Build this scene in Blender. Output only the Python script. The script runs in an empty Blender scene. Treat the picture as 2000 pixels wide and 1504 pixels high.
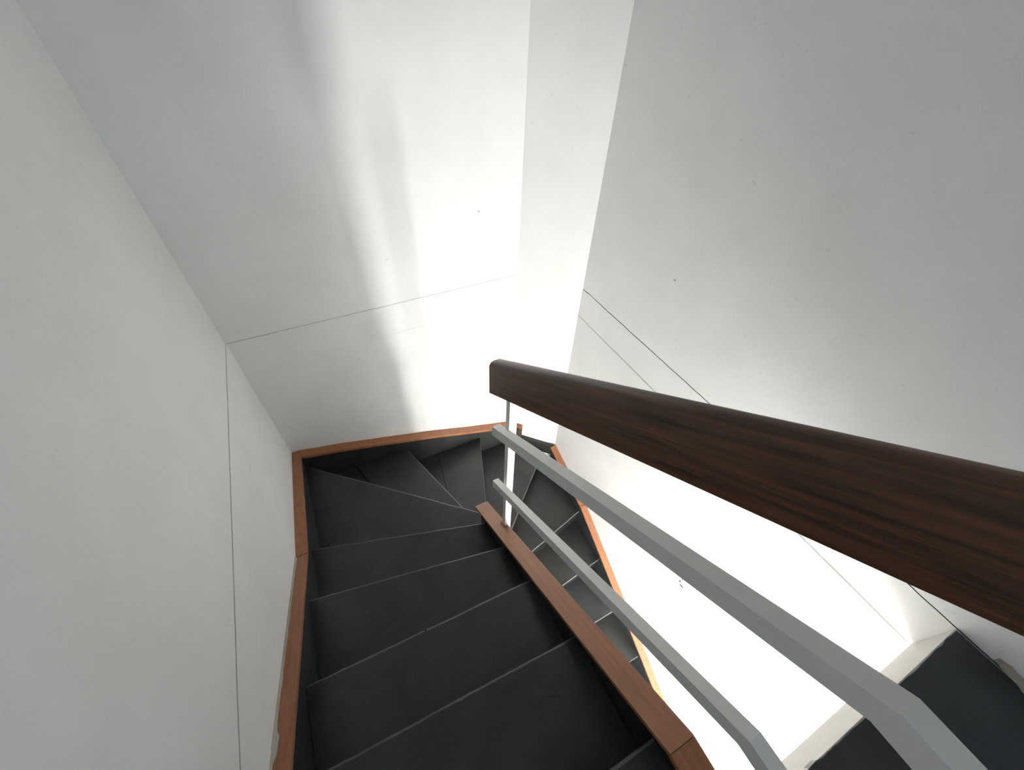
import bpy, bmesh, math, random
from mathutils import Vector, Matrix, noise
random.seed(7)
S = 0.84                       # survey units -> metres
sc = bpy.context.scene
COL = sc.collection

# ---------------------------------------------------------------- camera
R = [[0.892642083672684, -0.449634381031661, 0.03192230960886537],
     [-0.3017767505026452, -0.6487072867009943, -0.6986484445249259],
     [0.33484459576429393, 0.6140095924131066, -0.7147526265164315]]
cam = bpy.data.cameras.new('camera')
cam.sensor_fit = 'HORIZONTAL'; cam.sensor_width = 36.0
cam.lens = 799.417 / 2000 * 36.0
cam.clip_start = 0.02
co = bpy.data.objects.new('camera', cam); COL.objects.link(co)
Cp = Vector((0.58512, -2.23449, 1.5)) * S
m = Matrix(((R[0][0], -R[1][0], -R[2][0], Cp.x),
            (R[0][1], -R[1][1], -R[2][1], Cp.y),
            (R[0][2], -R[1][2], -R[2][2], Cp.z),
            (0, 0, 0, 1)))
co.matrix_world = m
sc.camera = co

# ---------------------------------------------------------------- exposure, sky, lights
sc.view_settings.view_transform = 'Standard'
sc.view_settings.look = 'None'
sc.view_settings.exposure = -0.15
sc.view_settings.gamma = 1.0
sc.view_settings.use_curve_mapping = False
w = bpy.data.worlds.new('sky'); sc.world = w; w.use_nodes = True
w.node_tree.nodes['Background'].inputs['Color'].default_value = (0.75, 0.87, 1.0, 1)
w.node_tree.nodes['Background'].inputs['Strength'].default_value = 1.0
sc.cycles.max_bounces = 12
sc.cycles.diffuse_bounces = 8

YN = -4.5        # near wall
ZL = -3.448      # lower floor
ZC = 2.9         # ceiling
def area(name, loc, sx, sy, rot, power, color):
    l = bpy.data.lights.new(name, 'AREA'); l.shape = 'RECTANGLE'
    l.size = sx * S; l.size_y = sy * S; l.energy = power; l.color = color
    o = bpy.data.objects.new(name, l); COL.objects.link(o)
    o.location = Vector(loc) * S; o.rotation_euler = rot
    return o
# daylight entering the lower window and the upper window (both in the near wall)
W1 = dict(x0=1.32, x1=1.89, z0=-2.55, z1=-1.25)
W2 = dict(x0=0.35, x1=1.85, z0=1.0, z1=2.5)
area('lower_window_daylight', ((W1['x0']+W1['x1'])/2, YN-0.16, (W1['z0']+W1['z1'])/2), W1['x1']-W1['x0'], W1['z1']-W1['z0'],
     (math.radians(90), 0, 0), 205.0, (1.0, 0.985, 0.96))
area('upper_window_daylight', ((W2['x0']+W2['x1'])/2, YN-0.16, (W2['z0']+W2['z1'])/2), W2['x1']-W2['x0'], W2['z1']-W2['z0'],
     (math.radians(90), 0, 0), 3.6, (0.62, 0.81, 1.0))

# ---------------------------------------------------------------- materials
def new_mat(name):
    mt = bpy.data.materials.new(name); mt.use_nodes = True
    nt = mt.node_tree; b = nt.nodes['Principled BSDF']
    return mt, nt, b
def nd(nt, t, **kw):
    n = nt.nodes.new(t)
    for k, v in kw.items(): setattr(n, k, v)
    return n
def coords(nt, scale=(1,1,1), rot=(0,0,0)):
    tc = nd(nt, 'ShaderNodeTexCoord'); mp = nd(nt, 'ShaderNodeMapping')
    mp.inputs['Scale'].default_value = scale; mp.inputs['Rotation'].default_value = rot
    nt.links.new(tc.outputs['Object'], mp.inputs['Vector']); return mp.outputs['Vector']
def tex(nt, vec, scale, detail=4, rough=0.55, dist=0.0):
    n = nd(nt, 'ShaderNodeTexNoise'); nt.links.new(vec, n.inputs['Vector'])
    n.inputs['Scale'].default_value = scale; n.inputs['Detail'].default_value = detail
    n.inputs['Roughness'].default_value = rough; n.inputs['Distortion'].default_value = dist
    return n.outputs['Fac']
def ramp(nt, fac, stops):
    r = nd(nt, 'ShaderNodeValToRGB'); nt.links.new(fac, r.inputs['Fac'])
    e = r.color_ramp.elements
    e[0].position, e[0].color = stops[0][0], (*stops[0][1], 1)
    e[1].position, e[1].color = stops[1][0], (*stops[1][1], 1)
    for p, c in stops[2:]:
        x = e.new(p); x.color = (*c, 1)
    return r.outputs['Color']
def bump(nt, b, layers):
    prev = None
    for fac, st, dist in layers:
        bp = nd(nt, 'ShaderNodeBump'); bp.inputs['Strength'].default_value = st; bp.inputs['Distance'].default_value = dist
        nt.links.new(fac, bp.inputs['Height'])
        if prev: nt.links.new(prev, bp.inputs['Normal'])
        prev = bp.outputs['Normal']
    nt.links.new(prev, b.inputs['Normal'])

def plaster(name, c0, c1):
    mt, nt, b = new_mat(name); v = coords(nt)
    col = ramp(nt, tex(nt, v, 3.0, 5, 0.6), [(0.3, c0), (0.7, c1)])
    spk = tex(nt, v, 55, 2, 0.5)
    mx = nd(nt, 'ShaderNodeMixRGB'); mx.blend_type = 'MULTIPLY'; mx.inputs['Fac'].default_value = 1
    nt.links.new(col, mx.inputs['Color1']); nt.links.new(ramp(nt, spk, [(0.22, (0.90, 0.90, 0.89)), (0.3, (1, 1, 1))]), mx.inputs['Color2'])
    nt.links.new(mx.outputs['Color'], b.inputs['Base Color'])
    b.inputs['Roughness'].default_value = 0.6; b.inputs['Specular IOR Level'].default_value = 0.3
    bump(nt, b, [(tex(nt, v, 2.2, 3), 0.25, 0.02), (tex(nt, v, 120, 3, 0.6), 0.18, 0.002)])
    return mt
M_WALL = plaster('white_plaster', (0.80, 0.80, 0.785), (0.86, 0.86, 0.85))
M_CREAM = plaster('cream_plaster', (0.58, 0.56, 0.53), (0.70, 0.68, 0.645))

def slate(name, k, tint=(1, 1, 1)):
    mt, nt, b = new_mat(name); v = coords(nt)
    f = tex(nt, v, 4.5, 8, 0.62, 0.6)
    c = lambda x: tuple(x * k * t for t in tint)
    nt.links.new(ramp(nt, f, [(0.30, c(0.6)), (0.70, c(1.45))]), b.inputs['Base Color'])
    b.inputs['Roughness'].default_value = 0.4; b.inputs['Specular IOR Level'].default_value = 0.55
    v2 = coords(nt, (1, 2.2, 1))
    bump(nt, b, [(tex(nt, v2, 5, 5, 0.55, 0.6), 0.35, 0.006), (tex(nt, v, 60, 4, 0.65), 0.3, 0.0015)])
    return mt
M_SLATE = slate('dark_slate', 0.026, (1.0, 1.02, 0.96))
M_SLATE_BLUE = slate('blue_black_slate', 0.028, (0.88, 1.0, 1.12))
M_EDGE = slate('highlight_slate_edge', 0.07)  # catch of light along the upper nosings, painted as paler slate
M_BLACK = slate('shade_and_chip_slate', 0.010)  # darkened slate: shade painted on string panel and risers; also dark chips
M_EDGE2 = slate('bright_highlight_slate_edge', 0.12)  # window light on lower nosings and their front faces, put into the colour
M_GROUT = plaster('grey_mortar', (0.16, 0.155, 0.15), (0.24, 0.235, 0.22))

def wood(name, cd, cl, rough, spec, ang=0.0, axis='Y'):
    mt, nt, b = new_mat(name)
    s = (44, 2.2, 44) if axis == 'Y' else (2.2, 44, 44)
    tc = nd(nt, 'ShaderNodeTexCoord')
    rt = nd(nt, 'ShaderNodeMapping'); rt.inputs['Rotation'].default_value = (ang, 0, 0) if axis == 'Y' else (0, ang, 0)
    sp = nd(nt, 'ShaderNodeMapping'); sp.inputs['Scale'].default_value = s
    nt.links.new(tc.outputs['Object'], rt.inputs['Vector']); nt.links.new(rt.outputs['Vector'], sp.inputs['Vector'])
    v = sp.outputs['Vector']
    f = tex(nt, v, 1.6, 6, 0.62, 0.35)
    nt.links.new(ramp(nt, f, [(0.3, cd), (0.7, cl)]), b.inputs['Base Color'])
    b.inputs['Roughness'].default_value = rough; b.inputs['Specular IOR Level'].default_value = spec
    bump(nt, b, [(tex(nt, v, 4, 4, 0.6), 0.4, 0.0015)])
    return mt
A = math.atan(0.69)
M_CAP_Y = wood('orange_brown_wood', (0.27, 0.108, 0.050), (0.40, 0.170, 0.082), 0.42, 0.4, 0.0, 'Y')
M_CAP_S = wood('sloping_orange_brown_wood', (0.25, 0.106, 0.052), (0.37, 0.162, 0.083), 0.42, 0.4, A, 'Y')
M_CAP_X = wood('orange_brown_wood_back', (0.27, 0.108, 0.050), (0.40, 0.170, 0.082), 0.42, 0.4, 0.2, 'X')
M_RAIL = wood('dark_varnished_wood', (0.018, 0.0070, 0.0032), (0.140, 0.058, 0.026), 0.36, 0.45, A, 'Y')

def paint(name, c, rough):
    mt, nt, b = new_mat(name); v = coords(nt)
    nt.links.new(ramp(nt, tex(nt, v, 14, 4), [(0.3, tuple(x * 0.94 for x in c)), (0.7, c)]), b.inputs['Base Color'])
    b.inputs['Roughness'].default_value = rough
    bump(nt, b, [(tex(nt, v, 45, 3), 0.12, 0.001)])
    return mt
M_PAINT = paint('grey_white_metal_paint', (0.76, 0.765, 0.74), 0.3)
M_NEWEL = paint('white_metal_paint', (0.85, 0.85, 0.84), 0.45)
M_DIRT = plaster('dirty_plaster', (0.22, 0.19, 0.16), (0.50, 0.47, 0.43))
M_GREYWOOD = wood('weathered_wood', (0.035, 0.028, 0.020), (0.11, 0.09, 0.065), 0.7, 0.2, 0.0, 'Y')
M_GAP = paint('dark_joint_filler', (0.05, 0.035, 0.025), 0.8)

# ---------------------------------------------------------------- mesh helpers
def finish(name, bm, mats, parent=None, smooth=False):
    bmesh.ops.recalc_face_normals(bm, faces=bm.faces)
    for v in bm.verts: v.co *= S
    me = bpy.data.meshes.new(name); bm.to_mesh(me); bm.free()
    for mt in (mats if isinstance(mats, (list, tuple)) else [mats]): me.materials.append(mt)
    if smooth:
        for p in me.polygons: p.use_smooth = True
    o = bpy.data.objects.new(name, me); COL.objects.link(o)
    if parent: o.parent = parent
    return o
def empty(name, label, cat, group=None, kind=None):
    o = bpy.data.objects.new(name, None); COL.objects.link(o); o.empty_display_size = 0.1
    if kind: o['kind'] = kind
    o['label'] = label; o['category'] = cat
    if group: o['group'] = group
    return o
def st(o, label=None, cat=None):
    o['kind'] = 'structure'
    if label: o['label'] = label
    if cat: o['category'] = cat
    return o
def add_prism(bm, poly, z0, z1):
    """poly: xy outline, extruded from z0 up to z1; returns top verts"""
    lo = [bm.verts.new((x, y, z0)) for x, y in poly]; hi = [bm.verts.new((x, y, z1)) for x, y in poly]
    n = len(poly)
    bm.faces.new(lo[::-1]); bm.faces.new(hi)
    for i in range(n):
        j = (i + 1) % n; bm.faces.new((lo[i], lo[j], hi[j], hi[i]))
    return lo, hi
def add_yz(bm, poly, x0, x1):
    a = [bm.verts.new((x0, y, z)) for y, z in poly]; b = [bm.verts.new((x1, y, z)) for y, z in poly]
    n = len(poly)
    bm.faces.new(a); bm.faces.new(b[::-1])
    for i in range(n):
        j = (i + 1) % n; bm.faces.new((a[i], b[i], b[j], a[j]))
def add_box(bm, x0, x1, y0, y1, z0, z1): add_prism(bm, [(x0, y0), (x1, y0), (x1, y1), (x0, y1)], z0, z1)
def bevel_all(bm, w, seg=2, ang=0.6):
    es = [e for e in bm.edges if len(e.link_faces) == 2 and e.calc_face_angle(0) > ang]
    bmesh.ops.bevel(bm, geom=es, offset=w, segments=seg, profile=0.6, affect='EDGES', clamp_overlap=True)
def sweep_rect(bm, path, half, hz, side):
    """path of (x,y,z) centre points of the top; rect cross-section: horizontal half-width vector side[i], vertical thickness hz"""
    rings = []
    for (p, s) in zip(path, side):
        p = Vector(p); s = Vector((s[0], s[1], 0)) * half
        rings.append([bm.verts.new(p - s), bm.verts.new(p + s), bm.verts.new(p + s - Vector((0, 0, hz))), bm.verts.new(p - s - Vector((0, 0, hz)))])
    for a, b in zip(rings, rings[1:]):
        for i in range(4):
            j = (i + 1) % 4; bm.faces.new((a[i], a[j], b[j], b[i]))
    bm.faces.new(rings[0][::-1]); bm.faces.new(rings[-1])

RISE = 0.2275
def zt(k): return -0.036 - RISE * k

# ---------------------------------------------------------------- walls
def wall_grid(name, p0, p1, inward, rows, label, cols=60, thick=0.12, jit=0.0015, seed=0, mat=M_WALL, gap=(), gapmat=None):
    """wall face between two plan points; rows = (z, depth) with depth measured into the room"""
    bm = bmesh.new(); p0 = Vector((*p0, 0)); p1 = Vector((*p1, 0)); n = Vector((*inward, 0)).normalized()
    g = []
    for i in range(cols + 1):
        q = p0.lerp(p1, i / cols); c = []
        for (z, d, wob) in rows:
            L = (p1 - p0).length * i / cols
            dz = wob * (noise.noise(Vector((L * 4.3, z * 3 + seed, seed))) + 0.5 * noise.noise(Vector((L * 17, z, seed + 5))))
            c.append(bm.verts.new(q + n * d + Vector((0, 0, z + dz))))
        g.append(c)
    for i in range(cols):
        for j in range(len(rows) - 1):
            bm.faces.new((g[i][j], g[i + 1][j], g[i + 1][j + 1], g[i][j + 1]))
    # back and rims so the wall has thickness
    b = [bm.verts.new(q - n * thick + Vector((0, 0, z))) for q in (p0, p1) for z in (rows[0][0], rows[-1][0])]
    bm.faces.new((b[0], b[1], b[3], b[2]))
    bm.faces.new([b[0], b[1]] + [v for v in g[0][::-1]])
    bm.faces.new([b[2], b[3]] + [v for v in g[cols][::-1]])
    bm.faces.new([b[1], b[3]] + [g[i][-1] for i in range(cols, -1, -1)])
    bm.faces.new([b[0], b[2]] + [g[i][0] for i in range(cols, -1, -1)])
    if gap:
        bm.faces.ensure_lookup_table()
        for i in range(cols):
            for j in gap: bm.faces[i * (len(rows) - 1) + j].material_index = 1
    return st(finish(name, bm, [mat, gapmat]), label, 'wall')
def slab_rows(w_top, d_gap, w_low, band):
    return [(ZL - 0.1, 0, 0), (-0.226, 0, w_low), (-0.220, band, w_low), (-0.006 * w_top, band, 0.004), (-0.0059 * w_top, -d_gap, 0.004), (-0.0001, -d_gap, 0.004), (0.0, 0.0, 0.004), (ZC, 0, 0)]
XR = 2.13
wall_grid('wall_left', (0, YN - 0.1), (0, 0.0), (1, 0), slab_rows(0.5, 0.006, 0.004, 0.002), 'white plaster wall left of the stairs with a straight floor-slab crack', 200, seed=1, gap=(3, 4, 5), gapmat=M_CREAM)
wall_grid('wall_back', (0, 0), (1.809, 0), (0, -1), slab_rows(0.6, 0.008, 0.003, -0.0025), 'white plaster wall at the far end above the winding steps', 90, seed=2, gap=(3, 4, 5), gapmat=M_GROUT)
wall_grid('wall_corner', (1.809, 0), (XR, -0.335), (-1, -1), [(ZL - 0.1, 0, 0), (ZC, 0, 0)], 'narrow angled white wall cutting the far right corner', 8, seed=3)
wall_grid('wall_right', (XR, -0.335), (XR, YN - 0.1), (-1, 0), slab_rows(1.5, 0.014, 0.003, -0.004), 'white plaster wall right of the stairwell, behind the handrail', 200, seed=4, gap=(3, 4, 5), gapmat=M_GROUT)

# near wall with two window openings (behind the camera)
def near_wall():
    bm = bmesh.new()
    def strip(x0, x1, z0, z1): add_box(bm, x0, x1, YN - 0.12, YN, z0, z1)
    a, b = W1, W2
    strip(-0.1, XR + .1, ZL - .1, a['z0']); strip(-0.1, a['x0'], a['z0'], a['z1']); strip(a['x1'], XR + .1, a['z0'], a['z1'])
    strip(-0.1, XR + .1, a['z1'], b['z0']); strip(-0.1, b['x0'], b['z0'], b['z1']); strip(b['x1'], XR + .1, b['z0'], b['z1'])
    strip(-0.1, XR + .1, b['z1'], ZC + .1)
    st(finish('wall_near', bm, M_WALL), 'white wall behind the viewer with two window openings', 'wall')
near_wall()
for i, W in enumerate((W1, W2)):
    bm = bmesh.new(); t = 0.035
    for (x0, x1, z0, z1) in ((W['x0'], W['x0'] + t, W['z0'], W['z1']), (W['x1'] - t, W['x1'], W['z0'], W['z1']), (W['x0'] + t, W['x1'] - t, W['z0'], W['z0'] + t), (W['x0'] + t, W['x1'] - t, W['z1'] - t, W['z1'])):
        add_box(bm, x0, x1, YN - 0.09, YN - 0.04, z0, z1)
    st(finish('window_%d' % (i + 1), bm, M_NEWEL), ('white frame of the lower window behind the viewer', 'white frame of the upper window behind the viewer')[i], 'window')

bm = bmesh.new(); add_box(bm, -0.1, XR + .1, YN - .1, 0.1, ZC, ZC + 0.1)
st(finish('ceiling', bm, M_WALL), 'white ceiling high over the stairwell', 'ceiling')
bm = bmesh.new(); add_box(bm, -0.1, XR + .1, YN - .1, 0.1, ZL - 0.1, ZL)
st(finish('floor', bm, M_SLATE), 'dark slate floor at the foot of the stairs', 'floor')

# ---------------------------------------------------------------- upper landing: slab, fascia, slate tiles
YF = -2.592
land = bmesh.new()
add_box(land, 1.02, XR, YN, YF, -0.215, -0.03)
add_box(land, 0.0, 1.02, YN, -2.40, -0.30, -0.066)
lo = st(finish('floor_landing', land, M_CREAM), 'upper landing slab with an off-white edge beside the stairwell', 'floor')
def ragged_tile(x0, x1, y0, y1, z0, z1, mat, amp):
    bm = bmesh.new(); n = 26; poly = []
    for i in range(n + 1):
        x = x0 + (x1 - x0) * i / n
        d = amp * (noise.noise(Vector((x * 9, 3.1, 0))) + 0.6 * noise.noise(Vector((x * 31, 1.7, 0))))
        poly.append((x, y1 - abs(amp) + d))
    poly += [(x1, y0), (x0, y0)]
    lo_, hi = add_prism(bm, poly[::-1], z0, z1)
    es = [e for e in bm.edges if all(v in hi for v in e.verts)]
    bmesh.ops.bevel(bm, geom=es, offset=0.003, segments=1, affect='EDGES', material=0)
    return finish('slate_tile', bm, mat, lo)
xs = [1.10, 1.70, 2.125]
for a, b, mt in ((xs[0], xs[1] - .002, M_SLATE), (xs[1] + .002, xs[2] - 0.004, M_SLATE_BLUE)):
    ragged_tile(a, b, -3.30, YF + 0.004, -0.03, 0.0, mt, 0.007)
    ragged_tile(a, b, -3.95, -3.305, -0.03, 0.0, mt, 0.0)
    ragged_tile(a, b, -4.495, -3.955, -0.03, 0.0, mt, 0.0)
# thin mortar lip between the fascia and the slate
bm = bmesh.new(); add_box(bm, 1.09, XR - 0.002, YF - 0.012, YF + 0.001, -0.03, -0.004); bevel_all(bm, 0.003, 2)
finish('slab_lip', bm, M_CREAM, lo)

# crumbled plaster foot on the right wall by the landing
bm = bmesh.new()
n = 40; base = []; topv = []
for i in range(n + 1):
    y = YF - 0.10 - i * 0.014
    d = 0.006 + 0.030 * max(0, math.sin(min(1, i / 18) * math.pi * 0.5)) ** 2 + 0.012 * noise.noise(Vector((y * 25, 2, 0))) + 0.010 * noise.noise(Vector((y * 70, 5, 0)))
    h = 0.035 + 0.02 * noise.noise(Vector((y * 22, 8, 0))) + 0.01 * noise.noise(Vector((y * 60, 3, 0)))
    row = [bm.verts.new((XR - d, y, 0.001)), bm.verts.new((XR - d * 0.8, y, 0.012 + .01 * noise.noise(Vector((y * 50, 1, 4))))), bm.verts.new((XR - d * 0.35, y, h * 0.7)), bm.verts.new((XR + 0.002, y, h))]
    base.append(row)
for a, b in zip(base, base[1:]):
    for j in range(3): bm.faces.new((a[j], b[j], b[j + 1], a[j + 1]))
crumb = finish('mortar_patch', bm, M_DIRT, bpy.data.objects['wall_right'])

# ---------------------------------------------------------------- staircase
stair = empty('staircase', 'winding staircase of black slate steps turning down between white walls', 'staircase')
XL, XI = 0.046, 1.036          # faces of the slate skirtings of the upper flight
SP = 1.115                     # well side of the lower flight
XW = 2.084
# nosing line of each step: (outer end, inner end)
N = {0: ((XL, -2.34), (XI, -2.352)), 1: ((XL, -1.968), (XI, -2.005)), 2: ((XL, -1.655), (XI, -1.690)), 3: ((XL, -1.232), (XI, -1.413)),
     4: ((XL, -0.848), (XI, -1.140)), 5: ((XL, -0.040), (1.075, -0.955)), 6: ((0.790, -0.040), (1.078, -0.950)), 7: ((1.462, -0.040), (1.112, -1.045)),
     8: ((2.050, -0.278), (SP, -1.118)), 9: ((XW, -0.918), (SP, -1.150)), 10: ((XW, -1.318), (SP, -1.425)), 11: ((XW, -1.700), (SP, -1.722)),
     12: ((XW, -2.070), (SP, -2.070)), 13: ((XW, -2.40), (SP, -2.40)), 14: ((XW, -2.72), (SP, -2.72))}
TH = 0.026
def tread(k, front, rest, mat=M_SLATE, jit=0.003, edges=True):
    """front: the two ends of the nosing; rest: remaining outline points, in order"""
    bm = bmesh.new(); a, b = Vector((*front[0], 0)), Vector((*front[1], 0)); L = (b - a).length
    m_ = max(6, int(L / 0.035)); d = (b - a).normalized(); nrm = Vector((-d.y, d.x, 0)); poly = []
    for i in range(m_ + 1):
        q = a.lerp(b, i / m_); wob = jit * (noise.noise(Vector((q.x * 7, q.y * 7, k * 3.1))) + 0.6 * noise.noise(Vector((q.x * 30, q.y * 30, k))))
        if i in (0, m_): wob = 0
        poly.append((q.x + nrm.x * wob, q.y + nrm.y * wob))
    nf = len(poly); poly += rest
    z1 = zt(k); n = len(poly)
    if not edges:
        add_prism(bm, poly, z1 - 0.026, z1)
    else:
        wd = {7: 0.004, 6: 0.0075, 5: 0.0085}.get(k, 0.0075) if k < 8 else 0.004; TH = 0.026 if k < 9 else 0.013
        cen = Vector((sum(p[0] for p in rest) / len(rest), sum(p[1] for p in rest) / len(rest), 0))
        inn = nrm if nrm.dot(cen - a) > 0 else -nrm
        lo = [bm.verts.new((x, y, z1 - TH)) for x, y in poly]
        mid = [bm.verts.new((poly[i][0], poly[i][1], z1 - 0.0045)) for i in range(nf)]
        top = []
        for i, (x, y) in enumerate(poly):
            if i < nf:
                ww = wd * (1 + 0.35 * noise.noise(Vector((x * 13, y * 13, k)))); x += inn.x * ww; y += inn.y * ww
            top.append(bm.verts.new((x, y, z1)))
        bm.faces.new(lo[::-1]); bm.faces.new(top)
        for i in range(nf - 1):
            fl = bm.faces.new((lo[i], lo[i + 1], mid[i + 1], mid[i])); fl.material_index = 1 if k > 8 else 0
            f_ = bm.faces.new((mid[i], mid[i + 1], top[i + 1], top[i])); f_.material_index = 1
        bm.faces.new((lo[nf - 1], lo[nf], top[nf], top[nf - 1], mid[nf - 1]))
        bm.faces.new((lo[n - 1], lo[0], mid[0], top[0], top[n - 1]))
        for i in range(nf, n - 1): bm.faces.new((lo[i], lo[i + 1], top[i + 1], top[i]))
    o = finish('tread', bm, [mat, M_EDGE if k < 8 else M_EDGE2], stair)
    return o
def shift(p, q, away):
    """move segment p-q sideways by 'away'"""
    d = (Vector(q) - Vector(p)).normalized(); n_ = Vector((-d.y, d.x)) * away
    return (p[0] + n_.x, p[1] + n_.y), (q[0] + n_.x, q[1] + n_.y)
G = 0.0015
# straight upper treads 1-4; each runs back under the riser of the step above
for k in range(1, 5):
    fo, fi = N[k]; bo, bi = N[k - 1]
    tread(k, (fo, fi), [(bi[0], bi[1] - 0.03), (bo[0], bo[1] - 0.03)])
# 0: top step, level with the landing
tread(0, N[0], [(XI, -3.05), (XL, -3.05)])
# 5: big corner winder
tread(5, N[5], [(XI + 0.01, -1.137), N[4][1], (XL, N[4][0][1] + 0.003)])
# 6: winder in two slates with an open joint
def lerp2(a, b, t): return (a[0] + (b[0] - a[0]) * t, a[1] + (b[1] - a[1]) * t)
j0, j1 = (0.368, -0.040), (0.452, -0.290 - 0.10)
t5 = lambda x: lerp2(N[5][0], N[5][1], (x - N[5][0][0]) / (N[5][1][0] - N[5][0][0]))
q5 = t5(0.475)
tread(6, N[6], [(q5[0] + .006, q5[1]), (0.374, -0.040)])
tread(6, ((0.366, -0.040), (q5[0] - .004, q5[1])), [N[5][0]], edges=False)
# 7: winder in two slates (joint near the riser above)
u = lambda t: lerp2(N[6][0], N[6][1], t)
tread(7, N[7], [(1.080, -0.960), (N[6][1][0], N[6][1][1]), u(0.62), (0.99, -0.42), (1.046, -0.040)])
tread(7, ((1.042, -0.040), (0.986, -0.42)), [u(0.62), u(0.0)], edges=False)
# 8: angled winder at the cut corner
tread(8, N[8], [(SP - 0.003, -1.05), (1.08, -1.04), (1.43, -0.040), (1.795, -0.040)])
# 9-14 lower flight
tread(9, N[9], [(SP, -1.12), (1.10, -1.09), (2.02, -0.245), (XW, -0.300)])
for k in range(10, 15):
    fo, fi = N[k]; bo, bi = N[k - 1]
    tread(k, (fo, fi), [(bi[0], bi[1] + 0.03), (bo[0], bo[1] + 0.03)], mat=(M_SLATE, M_SLATE_BLUE)[k % 2])
# risers
for k in range(0, 15):
    a, b = N[k]; back = 0.020
    s = -1 if True else 1
    # inward = towards the step above
    c = Vector(((N[max(k - 1, 0)][0][0] + N[max(k - 1, 0)][1][0]) / 2, (N[max(k - 1, 0)][0][1] + N[max(k - 1, 0)][1][1]) / 2))
    if k == 0: c = Vector((0.5, -3))
    mid = (Vector(a) + Vector(b)) / 2
    d = (Vector(b) - Vector(a)).normalized(); n_ = Vector((-d.y, d.x))
    if n_.dot(c - mid) < 0: n_ = -n_
    e = 0.028 if k in (5, 6, 7) else 0.0
    a2 = Vector(a) + d * e; b2 = Vector(b) - d * (0.05 if k in (5, 6) else 0.0)
    p0 = a2 + n_ * back; p1 = b2 + n_ * back; p2 = b2 + n_ * (back + 0.02); p3 = a2 + n_ * (back + 0.02)
    bm = bmesh.new(); add_prism(bm, [tuple(p0), tuple(p1), tuple(p2), tuple(p3)], zt(k + 1) + 0.0005, zt(k) - (TH if k < 9 else 0.013) - 0.0005)
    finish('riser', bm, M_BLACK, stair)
# concrete body under the steps (one stepped solid, underside plastered white)
bm = bmesh.new()
def body(poly, k, dn): add_prism(bm, poly, zt(k) - dn, zt(k) - TH - 0.002)
for k in range(1, 5):
    body([(XL - .04, N[k][0][1] - .05), (XI, N[k][1][1] - .05), (XI, N[k - 1][1][1] - .03), (XL - .04, N[k - 1][0][1] - .03)], k, 0.26)
body([(XL - .04, N[4][0][1] - .03), (XI, N[4][1][1] - .03), (1.03, -1.01), (XL, -0.10), (0.005, -0.06)], 5, 0.26)
body([(0.02, -0.01), (0.08, -0.13), (1.03, -0.99), (1.03, -0.93), (0.76, -0.06), (0.75, -0.01)], 6, 0.26)
body([(0.77, -0.01), (0.80, -0.12), (1.04, -0.94), (1.09, -1.02), (1.43, -0.06), (1.43, -0.01)], 7, 0.26)
body([(1.45, -0.01), (1.44, -0.12), (1.13, -1.04), (SP + .01, -1.09), (2.02, -0.27), (1.78, -0.01)], 8, 0.26)
body([(SP, -1.13), (2.05, -0.31), (2.11, -0.36), (2.11, -0.89), (SP, -1.12)][0:4] + [(SP, -1.125)], 9, 0.26)
for k in range(10, 15):
    body([(SP, N[k][1][1] + .05), (2.11, N[k][0][1] + .05), (2.11, N[k - 1][0][1] + .03), (SP, N[k - 1][1][1] + .03)][::-1], k, 0.30)
finish('stair_body', bm, M_GAP, stair)

# ---------------------------------------------------------------- skirtings: slate panel with a wooden cap
def cap_piece(parent, pts, sides, mat, hw=0.030, th=0.022, name='cap'):
    bm = bmesh.new(); sweep_rect(bm, pts, hw, th, sides); bevel_all(bm, 0.0028, 2, 0.9)
    return finish(name, bm, mat, parent)
# left
bl = empty('baseboard_left', 'orange-brown wooden skirting cap over black slate along the left wall', 'skirting', kind='structure')
Lp = [(-3.2, 0.095), (-2.40, 0.095), (-0.957, -0.767), (0.0, -1.030)]
cap_piece(bl, [(0.031, y, z) for y, z in Lp[:3]][0:2] + [(0.031, -0.960, -0.765)], [(1, 0)] * 3, M_CAP_S)
cap_piece(bl, [(0.031, -0.955, -0.769), (0.031, -0.002, -1.030)], [(1, 0)] * 2, M_CAP_Y)
bm = bmesh.new(); add_yz(bm, [(-3.2, 0.078), (-2.40, 0.078), (-0.957, -0.785), (-0.045, -1.036), (-0.045, -1.42), (-0.85, -1.18), (-2.30, -0.30), (-3.2, -0.30)], 0.002, 0.044)
finish('slate_panel', bm, M_SLATE_BLUE, bl)
bm = bmesh.new()                                  # ridge of paint and plaster along the top of the cap
n = 60
prev = None
for i in range(n + 1):
    t = i / n; y = -2.40 + t * 1.44; z = 0.095 - (y + 2.40) * 0.5975
    wd = 0.008 + 0.003 * noise.noise(Vector((y * 18, 0, 0))) + (0.010 if i in (22, 23, 24) else 0)
    r = [bm.verts.new((0.0005, y, z + 0.010)), bm.verts.new((wd, y, z + 0.002)), bm.verts.new((wd, y, z - 0.001))]
    if prev: [bm.faces.new((prev[j], r[j], r[j + 1], prev[j + 1])) for j in range(2)]
    prev = r
finish('paint_bead', bm, M_DIRT, bl)
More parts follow.
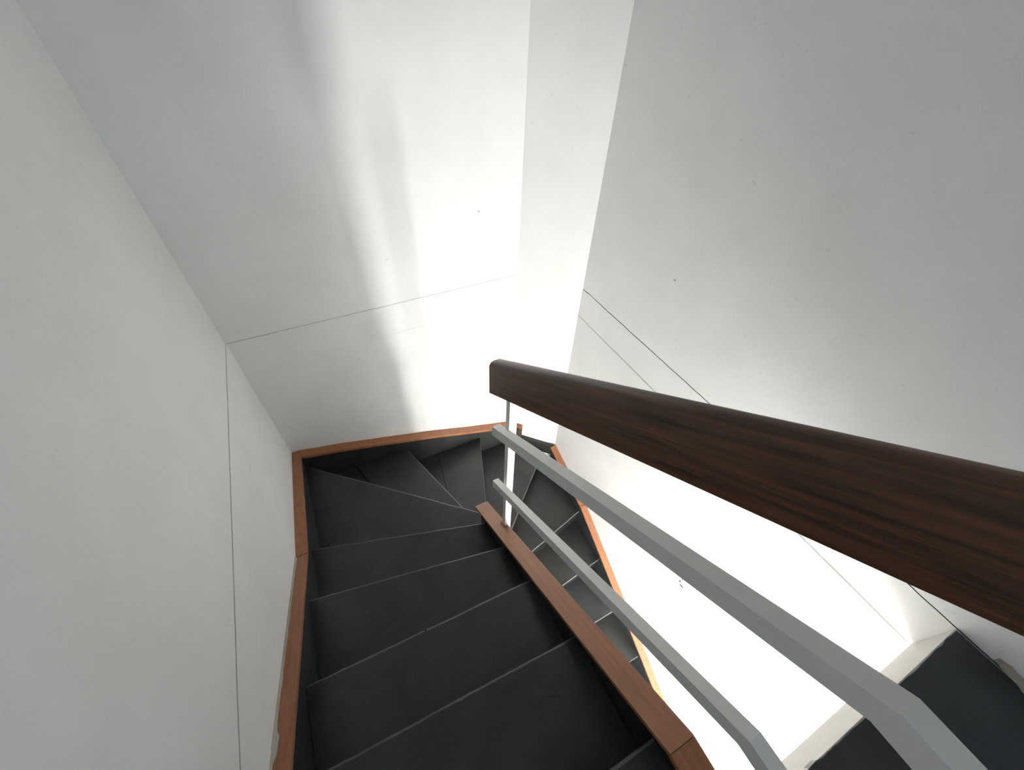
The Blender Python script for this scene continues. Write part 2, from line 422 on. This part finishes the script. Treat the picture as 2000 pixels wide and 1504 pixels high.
# back
bb = empty('baseboard_back', 'orange-brown wooden skirting cap over black slate along the far wall', 'skirting', kind='structure')
Bp = [(0.062, -1.032), (0.31, -1.098), (0.662, -1.211), (1.045, -1.338), (1.395, -1.468), (1.800, -1.606)]
bpts = [(x, -0.034, z) for x, z in Bp]
cap_piece(bb, bpts, [(0, -1)] * 5 + [(-0.41, -1.0)], M_CAP_X, 0.033, 0.026)
bm = bmesh.new()
pol = [(0.0, -1.035)] + [(x, z - 0.027) for x, z in Bp] 
low = [(1.800, -1.96), (1.44, -1.93), (1.43, -1.70), (0.78, -1.68), (0.77, -1.46), (0.0, -1.44)]
a = [bm.verts.new((x, -0.040, z)) for x, z in pol + low]; b = [bm.verts.new((x, -0.002, z)) for x, z in pol + low]
bm.faces.new(a); bm.faces.new(b[::-1])
for i in range(len(a)):
    j = (i + 1) % len(a); bm.faces.new((a[i], b[i], b[j], a[j]))
finish('slate_panel', bm, M_SLATE, bb)
ret = [(1.783, -0.045), (1.806, -0.003), (1.892, -0.090), (1.860, -0.122)]
bm = bmesh.new(); add_prism(bm, ret, -1.90, -1.621); bevel_all(bm, 0.003, 1)
o = finish('return_board', bm, M_GREYWOOD, bb); o['label'] = 'weathered grey-brown end board'
bm = bmesh.new(); add_prism(bm, [(1.786, -0.046), (1.806, -0.004), (1.893, -0.091), (1.861, -0.123)], -1.6205, -1.612)
finish('return_cap', bm, M_CAP_X, bb)
# corner (low slate strip, no cap)
bc = empty('baseboard_corner', 'low bare slate strip along the foot of the angled corner wall', 'skirting', kind='structure')
bm = bmesh.new(); add_prism(bm, [(1.850, -0.096), (1.877, -0.071), (2.118, -0.316), (2.086, -0.338)], -1.90, -1.770); bevel_all(bm, 0.003, 1)
finish('slate_panel', bm, M_SLATE, bc)
# right
br = empty('baseboard_right', 'orange-brown wooden skirting cap sloping down the right wall', 'skirting', kind='structure')
cap_piece(br, [(2.099, -0.350, -1.758), (2.099, -0.930, -1.950)], [(-1, 0)] * 2, M_CAP_Y)
cap_piece(br, [(2.099, -0.935, -1.952), (2.099, -2.80, -3.135), (2.099, -3.4, -3.30)], [(-1, 0)] * 3, M_CAP_S)
bm = bmesh.new(); add_yz(bm, [(-0.345, -1.774), (-0.93, -1.967), (-2.80, -3.152), (-3.40, -3.32), (-3.40, ZL), (-2.72, ZL), (-0.93, -2.36), (-0.345, -2.14)], XW + 0.003, XR - 0.002)
finish('slate_panel', bm, M_SLATE_BLUE, br)

# ---------------------------------------------------------------- inner stringer
sg = stair
XA, XB = 1.005, 1.086
def zs(y): return -0.036 + 0.14 - 0.739 * (y + 2.351)
cx, hw = (XA + XB) / 2, (XB - XA) / 2
cap_piece(sg, [(cx, -1.060, zs(-1.060)), (cx, -2.384, zs(-2.384))], [(1, 0)] * 2, M_CAP_S, hw, 0.022, 'string_cap')
cap_piece(sg, [(cx, -2.3855, zs(-2.384) - 0.002), (cx, -3.05, zs(-2.384) - 0.012)], [(1, 0)] * 2, M_CAP_Y, hw, 0.022, 'string_cap')
bm = bmesh.new(); add_yz(bm, [(-1.066, zs(-1.066) - .021), (-2.38, zs(-2.38) - .021), (-3.05, zs(-2.38) - .033), (-3.05, -0.30), (-2.38, -0.36), (-1.066, -1.30)], XI + 0.001, XI + 0.016)
finish('string_panel', bm, M_BLACK, sg)
bm = bmesh.new(); add_yz(bm, [(-1.070, zs(-1.070) - .0215), (-2.38, zs(-2.38) - .0215), (-3.05, zs(-2.38) - .0335), (-3.05, -0.30), (-2.38, -0.36), (-1.070, -1.30)], XI + 0.0165, XB - 0.006)
finish('string_body', bm, M_WALL, sg)
bm = bmesh.new(); add_box(bm, XA + .001, XB - .001, -2.389, -2.381, zs(-2.384) - 0.02, zs(-2.384) - 0.0035)
finish('joint_filler', bm, M_GAP, sg)
bm = bmesh.new(); add_box(bm, 1.060, XB - .002, -1.352, -1.308, zs(-1.30) - 0.03, zs(-1.33) + 0.006); bevel_all(bm, 0.003, 1)
finish('post_seat', bm, M_CAP_S, sg)
# white wall under the string, between the two flights
bm = bmesh.new(); add_yz(bm, [(-1.075, -1.302), (-2.38, -0.362), (-2.60, -0.302), (YN, -0.302), (YN, ZL), (-1.075, ZL)], XI + 0.005, XB + 0.015)
st(finish('wall_inner', bm, M_WALL), 'white dividing wall under the string between the two flights', 'wall')

# ---------------------------------------------------------------- railing
rl = empty('railing', 'stair railing with dark wooden handrail and two grey metal bars', 'railing')
def bar(y0, z0, slope, ybend, zflat_slope, x0, x1, th, name, mat, bev, yend=-3.05, seg=2, label=None, round_top=None):
    """bar of rectangular section whose far end is at y0; follows the slope up towards the viewer, then bends level"""
    bm = bmesh.new(); H = th
    zb = z0 + slope * (y0 - ybend)
    # soften the bend over three short facets
    pts = [(y0, z0), (ybend, zb), (yend, zb + zflat_slope * (ybend - yend))]
    rings = []
    for y, z in pts:
        rings.append([bm.verts.new((x0, y, z)), bm.verts.new((x1, y, z)), bm.verts.new((x1, y, z - H)), bm.verts.new((x0, y, z - H))])
    for a, b in zip(rings, rings[1:]):
        for i in range(4):
            j = (i + 1) % 4; bm.faces.new((a[i], a[j], b[j], b[i]))
    bm.faces.new(rings[0][::-1]); bm.faces.new(rings[-1])
    if round_top:
        top = [e for e in bm.edges if abs(e.verts[0].co.x - e.verts[1].co.x) < 1e-6 and
               all(any((v.co - r_[c].co).length < 1e-6 for r_ in rings for c in (0, 1)) for v in e.verts)]
        top += [e for e in bm.edges if {e.verts[0], e.verts[1]} == {rings[0][0], rings[0][1]}]
        bmesh.ops.bevel(bm, geom=list(set(top)), offset=round_top, segments=5, profile=0.5, affect='EDGES')
        es = [e for e in bm.edges if len(e.link_faces) == 2 and e.calc_face_angle(0) > 1.0]
        bmesh.ops.bevel(bm, geom=es, offset=bev, segments=2, affect='EDGES')
    else:
        es = [e for e in bm.edges if len(e.link_faces) == 2 and e.calc_face_angle(0) > 1.0]
        bmesh.ops.bevel(bm, geom=es, offset=bev, segments=seg, affect='EDGES')
    o = finish(name, bm, mat, rl, smooth=bool(round_top))
    if round_top:
        for p in o.data.polygons: p.use_smooth = True
        md = o.modifiers.new('wn', 'WEIGHTED_NORMAL')
    if label: o['label'] = label
    return o
bar(-1.2605, 0.1545, 0.666, -2.395, 0.01, 1.030, 1.066, 0.056, 'rail_bar', M_PAINT, 0.005)
bar(-1.2656, -0.2600, 0.6866, -2.395, 0.01, 1.030, 1.060, 0.052, 'rail_bar', M_PAINT, 0.005)
bar(-1.234, 0.503, 0.691, -2.46, 0.01, 1.030, 1.084, 0.170, 'handrail', M_RAIL, 0.003, label='thick dark brown wooden handrail', round_top=0.024)
def post(x0, x1, y0, y1, z0, z1, name='post', parent=rl, mat=M_PAINT, bev=0.0015, label=None):
    bm = bmesh.new(); add_box(bm, x0, x1, y0, y1, z0, z1); bevel_all(bm, bev, 1)
    o = finish(name, bm, mat, parent)
    if label: o['label'] = label
    return o
post(1.066, 1.082, -1.345, -1.315, zs(-1.33) - 0.01, 0.42)
post(1.066, 1.082, -2.98, -2.95, zs(-2.384) - 0.02, 1.17)

# white newel of the lower flight, just beyond the string
nw = empty('newel_post', 'slim white metal post standing behind the end of the railing', 'post')
post(1.168, 1.203, -1.166, -1.130, zt(9), 0.335, 'shaft', nw, M_NEWEL, 0.003)
bm = bmesh.new(); add_box(bm, 1.176, 1.194, -1.156, -1.140, 0.335, 0.352); bevel_all(bm, 0.003, 2)
o = finish('top_plug', bm, M_RAIL, nw); o['label'] = 'small brown plug on top'

# chipped paint on the right wall under the bars
bm = bmesh.new()
for (y, z, a_, l, w_) in ((-1.895, -1.325, 0.7, 0.030, 0.006), (-1.93, -1.40, -0.4, 0.018, 0.008), (-1.905, -1.375, 1.3, 0.014, 0.005)):
    c_, s_ = math.cos(a_), math.sin(a_); q = []
    for i in range(8):
        t = i / 8 * 2 * math.pi; uu = l * math.cos(t) * (0.8 + 0.3 * random.random()); vv = w_ * math.sin(t) * (0.7 + 0.5 * random.random())
        q.append((y + uu * c_ - vv * s_, z + uu * s_ + vv * c_))
    add_yz(bm, q, XR - 0.0015, XR + 0.002)
finish('paint_chip', bm, M_GAP, bpy.data.objects['wall_right'])

def mark(parent, xyz, axis, l, w_, a_, mat, name='paint_mark'):
    bm = bmesh.new(); c_, s_ = math.cos(a_), math.sin(a_); q = []
    for i in range(9):
        t = i / 9 * 2 * math.pi; uu = l * math.cos(t) * (0.7 + 0.5 * random.random()); vv = w_ * math.sin(t) * (0.7 + 0.5 * random.random())
        q.append((uu * c_ - vv * s_, uu * s_ + vv * c_))
    x, y, z = xyz
    if axis == 'x': add_yz(bm, [(y + p, z + r_) for p, r_ in q], x - 0.0012, x + 0.001)
    elif axis == 'z': add_prism(bm, [(x + p, y + r_) for p, r_ in q], z - 0.002, z + 0.0006)
    else:
        a = [bm.verts.new((x + p, y - 0.0012, z + r_)) for p, r_ in q]; bm.faces.new(a)
        b = [bm.verts.new((x + p, y + 0.001, z + r_)) for p, r_ in q]; bm.faces.new(b[::-1])
        for i in range(9): j = (i + 1) % 9; bm.faces.new((a[i], b[i], b[j], a[j]))
    return finish(name, bm, mat, parent)
D = bpy.data.objects
CHIPS = [(5, (0.130, -0.696), 0.018, 0.006, 0.4), (5, (0.203, -0.693), 0.014, 0.005, -0.3), (5, (0.270, -0.772), 0.016, 0.004, -0.2),
         (5, (0.093, -0.735), 0.013, 0.007, 0.9), (3, (0.160, -1.454), 0.005, 0.004, 0), (3, (0.283, -1.427), 0.005, 0.004, 0),
         (1, (0.861, -2.127), 0.020, 0.0025, -0.35), (1, (0.876, -2.139), 0.012, 0.002, 0.7), (2, (0.525, -1.675), 0.006, 0.004, 0.2),
         (6, (0.790, -0.420), 0.050, 0.0018, 0.3), (6, (0.880, -0.520), 0.040, 0.0015, -0.5), (4, (0.101, -1.058), 0.008, 0.004, 1.0)]
mark(D['wall_back'], (1.527, 0, 0.4835), 'y', 0.006, 0.005, 0, M_DIRT)
mark(D['wall_back'], (0.95, 0, 0.30), 'y', 0.010, 0.003, 0.4, M_CREAM)
mark(D['wall_right'], (XR, -1.023, 0.447), 'x', 0.007, 0.004, 0.3, M_DIRT)
for k, (x, y), l, w_, a_ in CHIPS:
    mark(stair, (x, y, zt(k)), 'z', l, w_, a_, M_BLACK, 'chip')
